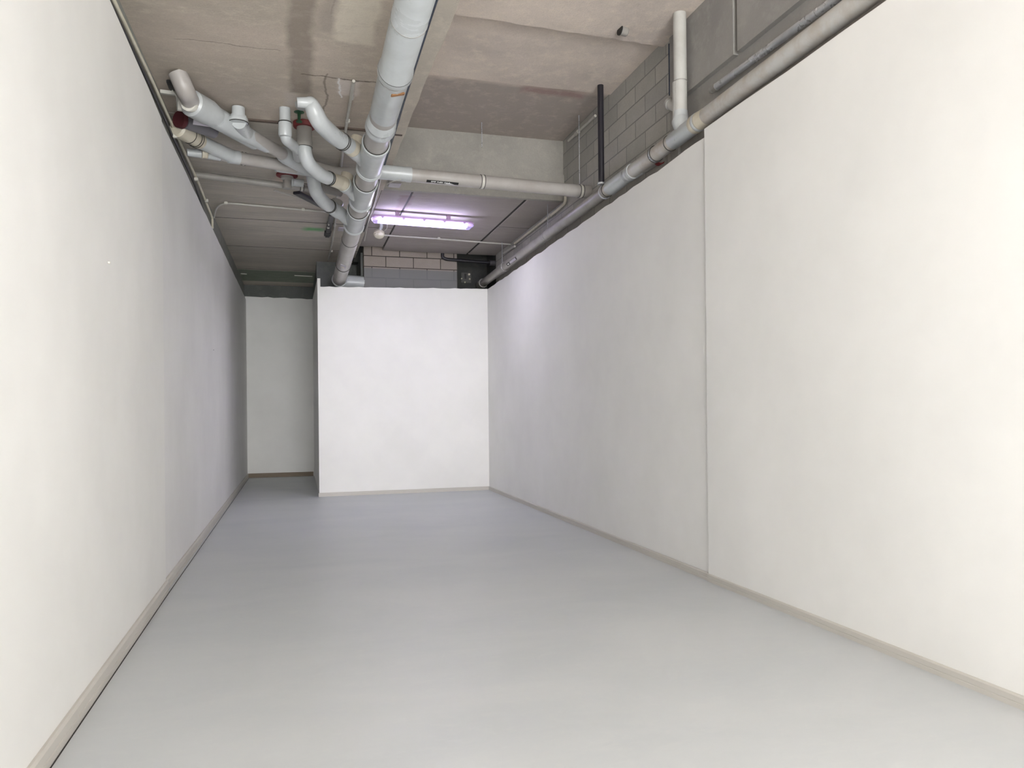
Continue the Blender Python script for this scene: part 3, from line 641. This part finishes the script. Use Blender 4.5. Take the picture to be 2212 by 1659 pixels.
# ================================================================ RIGHT WALL PIPES
RA, RB = Vector((3.535, 2.6, 4.145)), Vector((3.535, 14.45, 3.985)); DR = (RB-RA).normalized(); RR = .074
def rp(px, py):                                   # nearest point of the right pipe axis to a photo pixel
    q = at(px, py, X=3.535); return RA + DR*((q-RA).dot(DR))
t = rpipe = thing('right_drain_pipe', 'long grey drain pipe running along the block wall above the white lining on the right', 'pipe', RA, 'drain pipes along the right wall')
tube('pipe_run', [rp(1310, 398), RB], RR, PVCD, t)
tube('front_length', [RA, rp(1310, 398)], RR*1.02, plastic('plaster_splashed_pvc', (196, 194, 190), (176, 165, 152), scale=5), t)
bm = bmesh.new(); a = rp(1512, 246); b = rp(1420, 318)
sock(bm, a, DR, RR, .16); lathe(bm, a, DR, [(.05, RR), (.1, RR*1.08), ((b-a).length*.6, RR*1.08), ((b-a).length*.62, RR*1.0)])
wv = rp(1478, 274); tipv = at(1468, 262, X=3.52); lathe(bm, wv, (Vector((3.54, 6.60, tipv.z+.12))-wv), [(0, RR*1.0), (.09, RR*1.0), (.10, RR*1.06), (.17, RR*1.06), (.17, RR*.9)])
link('wye_fitting', bm, FIT, t, True)
ring('seal_ring', rp(1505, 252), DR, RR, SEAL, t, .01, .006)
collar('coupling', rp(1500, 256)-DR*.0, -DR, RR, .22, BEIGE, t, 'yellowed coupling')
for px, py in ((1448, 296),): ring('seal_ring', rp(px, py), DR, RR, SEAL, t, .008, .006)
ring('clamp_band', rp(1416, 318), DR, RR*1.02, STEEL, t, .03, .008)
for k in (-.02, .02): ring('seal_ring', rp(1416, 318)+DR*k, DR, RR*1.02, SEAL, t, .005, .009)
bm = bmesh.new(); a = rp(1368, 354); b = rp(1316, 394); sock(bm, a, DR, RR, .2); L = (b-a).length; lathe(bm, a, DR, [(.1, RR), (.2, RR*1.1), (L-.12, RR*1.1), (L-.1, RR*1.16), (L-.03, RR*1.16), (L, RR)])
c_ = lerp(a, b, .55); tip = at(1392, 363, X=3.58); lathe(bm, c_, tip-c_, [(0, RR), ((tip-c_).length, RR*.72)]); link('lower_wye', bm, FIT, t, True)
bm = bmesh.new(); dd = (at(1418, 348, X=3.62)-tip).normalized(); lathe(bm, tip-dd*.02, dd, [(0, .03), (0, .052), (.04, .055), (.10, .05), (.22, .046), (.32, .042)]); link('branch_stub', bm, PVCD, t, True)
bm = bmesh.new(); lathe(bm, tip+dd*.22, dd, [(0, .045), (0, .056), (.05, .056), (.05, .045)]); link('fire_collar', bm, RED, t, True)
ring('clamp_band', rp(1306, 401), DR, RR, STEEL, t, .02, .010)
ring('seal_ring', rp(1312, 396), DR, RR, SEAL, t, .01, .007)
ring('seal_ring', rp(1182, 493), DR, RR, PVCD, t, .012, .006)
bm = bmesh.new(); a = rp(1092, 572); lathe(bm, a, DR, [(0, RR), (0, RR*1.16), (.1, RR*1.16), (.3, RR*1.14), (.4, RR*1.02), (.4, RR)]); link('coupling', bm, PVCD, t, True)
bm = bmesh.new(); a = rp(1044, 610); lathe(bm, a, DR, [(0, RR), (0, RR*1.2), (.25, RR*1.2), (.3, RR)]); link('end_coupling', bm, PVCD, t, True)
fc = Vector((-.8, -.1, -.55))
sA = (rp(1121, 546)-RA).dot(DR); sB = (rp(1104, 558)-RA).dot(DR)
s_ = sticker(t, RA, DR, RR, fc, sA-.05, sB+.05, .34, INK, 'sticker'); s_['label'] = 'small black and pale pipe sticker'
sticker(s_, RA, DR, RR, fc, sA, (sA+sB)/2+.1, .26, LABELW, 'pale_panel', .003)
sticker(s_, RA, DR, RR, fc, (sA+sB)/2+.16, sB, .14, INKW, 'round_mark', .003)
for px, py in ((1300, 405), (1183, 492), (1085, 575)):
    q = rp(px, py); tube('hanger_rod', [q, Vector((q.x, q.y, ZC if q.y > 10.3 else ZH))], .005, STEEL, t, seg=8)
# steel conduit above the near part of it
a = at(1540, 193, X=3.66); b = at(1850, -35, X=3.66)
t = thing('steel_conduit', 'shiny grey metal conduit lying along the wall above the right drain pipe', 'conduit', a)
tube('pipe_run', [a, b], .032, STEEL, t)
bm = bmesh.new(); dd = (b-a).normalized(); lathe(bm, a-dd*.05, dd, [(0, .01), (.02, .03), (.12, .036), (.12, .03)]); link('end_cap', bm, PVCD, t, True)
# white vertical pipe
va, vb = Vector((3.56, 6.56, at(1469, 257, X=3.56).z-.01)), Vector((3.56, 6.56, ZH+.02))
t = thing('vertical_pipe', 'white vertical drain pipe dropping from the ceiling into the right wall pipe', 'pipe', va)
RV = .062; tube('pipe_run', [va, vb], RV, BEIGE if False else plastic('white_pvc', (196, 195, 190), (180, 177, 170)), t)
bm = bmesh.new(); lathe(bm, va-Vector((0, 0, .02)), (0, 0, 1), [(0, RV*.9), (0, RV*1.16), (.05, RV*1.16), (.06, RV*1.1), (.10, RV*1.05)]); link('socket', bm, FIT, t, True)
bm = bmesh.new(); q = at(1468, 235, X=3.56); tip = Vector((q.x+.02, q.y+.20, q.z+.12)); sweep(bm, [q, tip], .052); sweep(bm, fillet([q-Vector((0, 0, .12)), q+Vector((0, 0, .25))], 0), RV*1.08)
lathe(bm, tip, (tip-q), [(0, .04), (0, .06), (.05, .06), (.05, .03)]); link('side_inlet', bm, plastic('white_pvc_fitting', (200, 199, 194)), t, True)
ring('joint_line', at(1470, 176, X=3.56), (0, 0, 1), RV, PVCD, t, .008, .004)
bm = bmesh.new(); q = Vector((3.585, 6.60, ZH-.06)); lathe(bm, q-Vector((0,0,-.02)), (0, 0, 1), [(0, .09), (.02, .10), (.05, .08)], 9); tag(link('ceiling_hole', bm, INK, None, origin=q), 'black ragged hole in the ceiling where the white vertical pipe enters', 'hole')
# shade of the dark gap, drawn as a blue rod, behind it
bm = bmesh.new(); a = at(1447, 95, X=3.70); b = at(1449, 205, X=3.70); sweep(bm, [Vector((3.70, a.y, a.z)), Vector((3.70, a.y, b.z))], .016, 12)
tag(link('gap_shade_rod', bm, NAVY, None, True, origin=a), 'dark blue rod standing in for the gap shade behind the white vertical pipe', 'cable')
# black flat vertical strut
a = at(1295, 200, X=3.50); b = at(1303, 396, X=3.50)
t = thing('black_pipe', 'black vertical pipe on the right wall between ceiling and drain pipe', 'pipe', b)
tube('pipe_run', [Vector((3.50, 8.38, ZH+.02)), Vector((3.50, 8.38, b.z+.02))], .036, BLACK, t)
bm = bmesh.new(); lathe(bm, (3.50, 8.38, b.z), (0, 0, 1), [(0, .03), (0, .05), (.02, .05), (.02, .03)]); link('foot_clamp', bm, STEEL, t, True)
# white conduit along the block wall / high slab corner
a = at(1286, 250, X=3.68); b = at(1228, 304, X=3.68)
t = thing('corner_conduit', 'white conduit in the corner of the block wall and the high slab', 'conduit', a)
tube('pipe_run', [a, b], .018, CONDUIT, t, seg=12)
bm = bmesh.new(); q = lerp(a, b, .6); lathe(bm, q, (b-a), [(0, .018), (0, .026), (.12, .026), (.12, .018)]); link('sleeve', bm, CONDUIT, t, True)
# hollow stub in the front beam
q = at(1350, 62, Z=ZH-.06)
t = thing('pipe_sleeve', 'short cut pipe sleeve sticking out of the slab near the white vertical pipe', 'pipe', q)
bm = bmesh.new(); dd = Vector((1, .1, -.1)); lathe(bm, q+Vector((-.05, 0, -.02)), dd, [(0, .045), (.07, .045), (.08, .036)]); link('sleeve', bm, PVCD, t, True)
bm = bmesh.new(); lathe(bm, q+Vector((-.06, 0, -.02)), dd, [(0, .05), (.012, .05)]); link('mouth', bm, INK, t, True)

# ================================================================ CONDUITS AND CABLES
def conduit(name, label, pts, r, mat, clips=(), bend=.05, cat='conduit', seg=12, group='white conduits under the ceiling'):
    t = thing(name, label, cat, pts[0], group)
    tube('conduit_run', pts, r, mat, t, bend, seg)
    for q in clips:
        bm = bmesh.new(); obox(bm, Vector(q)+Vector((0, 0, .004)), Vector((1, 0, 0)), Vector((0, 1, 0)), Vector((0, 0, 1)), .022, .022, r*1.25, .004); link('clip', bm, CHROME, t)
    return t
cx = lambda y: -1.118+.0*y
pts = [at(232, -30, X=-1.17), at(245, 0, X=-1.165), at(330, 178, X=-1.15), at(430, 398, X=-1.12), at(459, 472, X=-1.105), at(459, 492, X=-1.095)]
conduit('left_conduit', 'white conduit running down the left wall just above the lining top', pts, .015, IVORY, [at(379, 295, X=-1.12), at(424, 388, X=-1.11), at(446, 434, X=-1.10)], .12)
gap_shade_pts = [at(px-10, py, X=xx-.012) for px, py, xx in ((232, -30, -1.17), (245, 0, -1.165), (330, 178, -1.15), (430, 398, -1.12), (452, 462, -1.108))]  # shade of the gap beside the lining, drawn as a black strip
bm = bmesh.new(); sweep(bm, gap_shade_pts, .012, 10); tag(link('cable', bm, BLACK, None, True, origin=gap_shade_pts[0]), 'black strip standing in for gap shade along the left wall beside the white conduit', 'cable')
zc = ZC-.02
conduit('ceiling_conduit', 'thin white conduit crossing the left ceiling from the wall to the lowest branch pipe', [at(462, 470, X=-1.13), at(468, 446, Z=zc), at(487, 438, Z=zc), at(718, 459, Z=zc)], .013, CONDUIT, [at(488, 439, Z=zc), at(655, 453, Z=zc)], .18)
conduit('long_conduit', 'white conduit running lengthwise left of the main drain to the dark column', [at(764, 175, Z=zc), at(748, 270, Z=zc), at(739, 340, Z=zc), at(727, 430, Z=zc), at(725, 470, Z=zc), at(720, 512, Z=zc), at(710, 560, Z=zc)], .015, CONDUIT, [at(751, 262, Z=zc), at(716, 543, Z=zc), at(723, 487, Z=zc)], .6)
conduit('sensor_conduit', 'white conduit crossing the rear ceiling from the round detector to the right corner', [at(830, 508, Z=zc), at(950, 516, Z=zc), at(1103, 528, Z=zc)], .014, CONDUIT, [at(948, 515, Z=zc), at(1108, 528, Z=zc)], 0)
conduit('corner_drop_conduit', 'white conduit bending down from the cross pipe along the right rear ceiling corner', [at(1221, 400, X=3.67), at(1222, 438, X=3.68), at(1205, 453, X=3.68), at(1112, 526, X=3.68)], .020, IVORY, [at(1189, 466, X=3.68)], .1)
conduit('short_conduit', 'short white conduit end in the right rear ceiling corner beyond the bend', [at(1112, 532, X=3.66), at(1106, 535, X=3.66), at(1088, 547, X=3.66)], .020, CONDUIT, [], .04)
# thin suspension rods left in the slab
for i, (x_, ya, yb, Yd, lb) in enumerate(((1041, 250, 318, 9.9, 'loose threaded rod hanging from the high slab in front of the deep beam'), (1252, 268, 408, 9.3, 'thin threaded rod carrying the right end of the cross pipe'))):
    p, q = at(x_, ya, Y=Yd), at(x_, yb, Y=Yd); p = Vector((q.x, q.y, ZH+.02 if i == 0 else ZH)); 
    bm = bmesh.new(); sweep(bm, [p, q], .006, 8); tag(link('threaded_rod', bm, STEEL, None, True, origin=q), lb, 'rod', 'thin rods under the high slab')
# two pale bars at the alcove ceiling
for a, b, lb in ((at(520, 591, Z=4.44), at(533, 592, Z=4.44), 'short pale bar under the dark alcove ceiling beside the left wall'), (at(636, 595, Z=4.44), at(675, 597, Z=4.44), 'long pale bar under the dark alcove ceiling beside the column')):
    bm = bmesh.new(); sweep(bm, [a, b], .012, 8); tag(link('ceiling_bar', bm, CONDUIT, None, True, origin=a), lb, 'bar', 'pale bars in the alcove')
# cables along the beam beside the main pipe
def cable(label, pts, r, mat):
    pp = [Vector(p) for p in pts]; bm = bmesh.new(); sweep(bm, fillet(pp, .3, 5), r, 10); tag(link('cable', bm, mat, None, True, origin=pp[0]), label, 'cable', 'cables along the main drain')
k = lambda px, py, z: at(px, py, Z=z)
cable('thick dark blue cable bundle between the main drain and the long beam', [k(948, -25, 4.40), k(925, 45, 4.40), k(892, 150, 4.40), k(868, 225, 4.40), k(856, 268, 4.40), k(838, 325, 4.42), k(824, 372, 4.42)], .022, NAVY)
cable('thin black cable following the right side of the main drain', [k(852, 270, 4.42), k(842, 318, 4.44), k(818, 372, 4.44), k(812, 425, 4.44), k(800, 462, 4.44), k(786, 500, 4.44)], .012, BLACK)
cable('thin white cable beside the black one near the lamp', [k(822, 386, 4.43), k(811, 432, 4.43), k(797, 472, 4.43), k(787, 520, 4.43)], .010, CONDUIT)
cable('short white wire looping below the cross pipe sleeve', [k(836, 398, 4.25), k(850, 391, 4.25), k(866, 388, 4.25)], .006, CONDUIT)
# black L shaped conduit on the back wall
yy = 14.22
t = thing('black_conduit', 'black L shaped conduit in front of the back blocks', 'conduit', at(956, 540, Y=yy))
tube('conduit_run', [Vector((at(956, 540, Y=yy).x, yy, ZC)), at(956, 556, Y=yy), at(964, 560, Y=yy), at(1062, 568, Y=yy)], .03, BLACK, t, .04)
bm = bmesh.new(); a = at(1058, 568, Y=yy); lathe(bm, a, (1, 0, 0), [(0, .03), (0, .05), (.16, .05), (.16, .03)]); link('end_socket', bm, PVCD if False else plastic('dark_grey_plastic', (92, 90, 94)), t, True)
# bolt plate in the dark recess
q = at(1007, 600, Y=14.82); t = thing('bolt_plate', 'small dark bracket with bright bolts in the back right recess', 'bracket', q)
bm = bmesh.new(); obox(bm, q, Vector((1, 0, 0)), Vector((0, 1, 0)), Vector((0, 0, 1)), .10, .012, .10, .006); link('plate', bm, plastic('dull_plate', (84, 84, 80)), t)
bm = bmesh.new(); p = at(1005.5, 597, Y=14.79); obox(bm, p, Vector((1, 0, 0)), Vector((0, 1, 0)), Vector((0, 0, 1)), .018, .01, .05, .004); link('slot', bm, INK, t)
for px, py, r_ in ((1013, 593, .022), (997, 602, .014), (1014, 603, .018), (1004, 610, .016)):
    p = at(px, py, Y=14.80); bm = bmesh.new(); lathe(bm, p, (0, -1, 0), [(0, r_), (.02, r_), (.03, r_*.5)], 12); link('bolt', bm, IVORY, t, True)
# little grey box fixed under the beam by the cross pipe
bm = bmesh.new(); a = at(852, 394, Z=4.44); obox(bm, a, Vector((1, 0, 0)), Vector((0, 1, 0)), Vector((0, 0, 1)), .08, .10, .04, .008); tag(link('junction_box', bm, PVCD, None, origin=a), 'small grey junction box below the cross pipe next to the main drain', 'box')
# white sticker plate behind main pipe
bm = bmesh.new(); a = at(738, 495, Z=ZC-.012); obox(bm, a, Vector((1, 0, 0)), Vector((0, 1, 0)), Vector((0, 0, 1)), .055, .11, .008, .002); tag(link('paper_note', bm, LABELW, None, origin=a), 'blank white note stuck on the ceiling left of the main drain', 'note')

# ================================================================ LAMP AND DETECTOR
fa, fb = at(802, 471, Z=4.35), at(1022, 487, Z=4.35); uL = (fb-fa).normalized(); vL = Vector((0, 0, 1)).cross(uL).normalized(); cL = (fa+fb)/2; hl = (fb-fa).length/2
t = thing('fluorescent_lamp', 'lit fluorescent batten lamp in a clear cover on the rear ceiling', 'lamp', Vector((cL.x, cL.y, ZC)))
def loft(bm, c, u, v, secs):
    """secs = (offset along u, half width, z low, z high)"""
    R_ = []
    for (s, hw, z0, z1) in secs:
        prof = [(-hw, z1), (-hw, (z0+z1)/2), (-hw*.7, z0), (hw*.7, z0), (hw, (z0+z1)/2), (hw, z1)]
        R_.append([bm.verts.new(c+u*s+v*a_+Vector((0, 0, b_))) for a_, b_ in prof])
    for i in range(len(R_)-1):
        for k_ in range(6): bm.faces.new((R_[i][k_], R_[i][(k_+1) % 6], R_[i+1][(k_+1) % 6], R_[i+1][k_]))
    bm.faces.new(R_[0][::-1]); bm.faces.new(R_[-1])
bm = bmesh.new(); loft(bm, cL, uL, vL, [(-hl, .03, .004, .03), (-hl+.04, .05, .0, .05), (hl-.04, .05, .0, .05), (hl, .03, .004, .03)]); link('housing', bm, HOUSE, t)
bm = bmesh.new(); loft(bm, cL, uL, vL, [(-hl, .03, -.02, .002), (-hl+.05, .085, -.06, .002), (hl-.05, .085, -.06, .002), (hl, .03, -.02, .002)]); link('clear_cover', bm, LENS, t)
for s in (-.5, .5):
    q = cL+uL*hl*s; bm = bmesh.new(); obox(bm, Vector((q.x, q.y, (q.z+ZC)/2+.02)), uL, vL, Vector((0, 0, 1)), .03, .02, (ZC-q.z)/2-.02); link('ceiling_bracket', bm, HOUSE, t)
for s in (-.040, .040):
    bm = bmesh.new(); sweep(bm, [cL-uL*(hl-.11)+vL*s+Vector((0, 0, -.022)), cL+uL*(hl-.11)+vL*s+Vector((0, 0, -.022))], .019, 14); link('tube', bm, TUBE, t, True)
for i in range(5):
    s = -hl*.8+hl*1.6*i/4
    bm = bmesh.new(); obox(bm, cL+uL*s-vL*.066+Vector((0, 0, .01)), uL, vL, Vector((0, 0, 1)), .018, .006, .018, .002); link('clip', bm, HOUSE, t)
def lamp_light(dz, power, col):
    l = area('lamp_light', cL+Vector((0, 0, dz)), (0, 0, math.atan2(uL.y, uL.x)), 2*hl*.85, .12, power, col); return l
lamp_light(-.085, 20, (.96, .95, 1))
# round detector on a cable tube below the lamp
q = at(819, 507, Z=4.33)
t = thing('round_detector', 'round white detector on a short neck just below the left end of the lamp', 'detector', Vector((q.x, q.y, ZC)))
bm = bmesh.new(); lathe(bm, q+Vector((0, 0, .05)), (-.05, -.35, -1), [(0, .03), (.0, .07), (.02, .085), (.05, .088), (.054, .076), (.066, .076), (.070, .080), (.085, .074), (.10, .055), (.104, .02)], 24); link('head', bm, IVORY, t, True)
bm = bmesh.new(); nk = at(824, 490, Z=4.43); sweep(bm, fillet([Vector((nk.x, nk.y, ZC)), nk, q+Vector((0, 0, .05))], .04), .028, 16); link('neck', bm, FIT, t, True)
bm = bmesh.new(); sweep(bm, fillet([Vector((nk.x+.09, nk.y, ZC)), nk+Vector((.09, 0, -.02)), q+Vector((.06, 0, .05))], .05), .008, 8); link('cable_tail', bm, CONDUIT, t, True)
# tiny nail marks on the left lining
for px, py, X_ in ((235, 567, -1.046), (461, 756, -1.078)):
    q = at(px, py, X=X_); bm = bmesh.new(); lathe(bm, q-Vector((.003, 0, 0)), (1, 0, 0), [(0, .006), (.008, .006), (.010, .003)], 10)
    tag(link('wall_plug', bm, IVORY if X_ > -1.06 else PVCD, None, True, origin=q), 'tiny white plug on the near left wall' if X_ > -1.06 else 'tiny grey plug on the far left wall', 'plug')
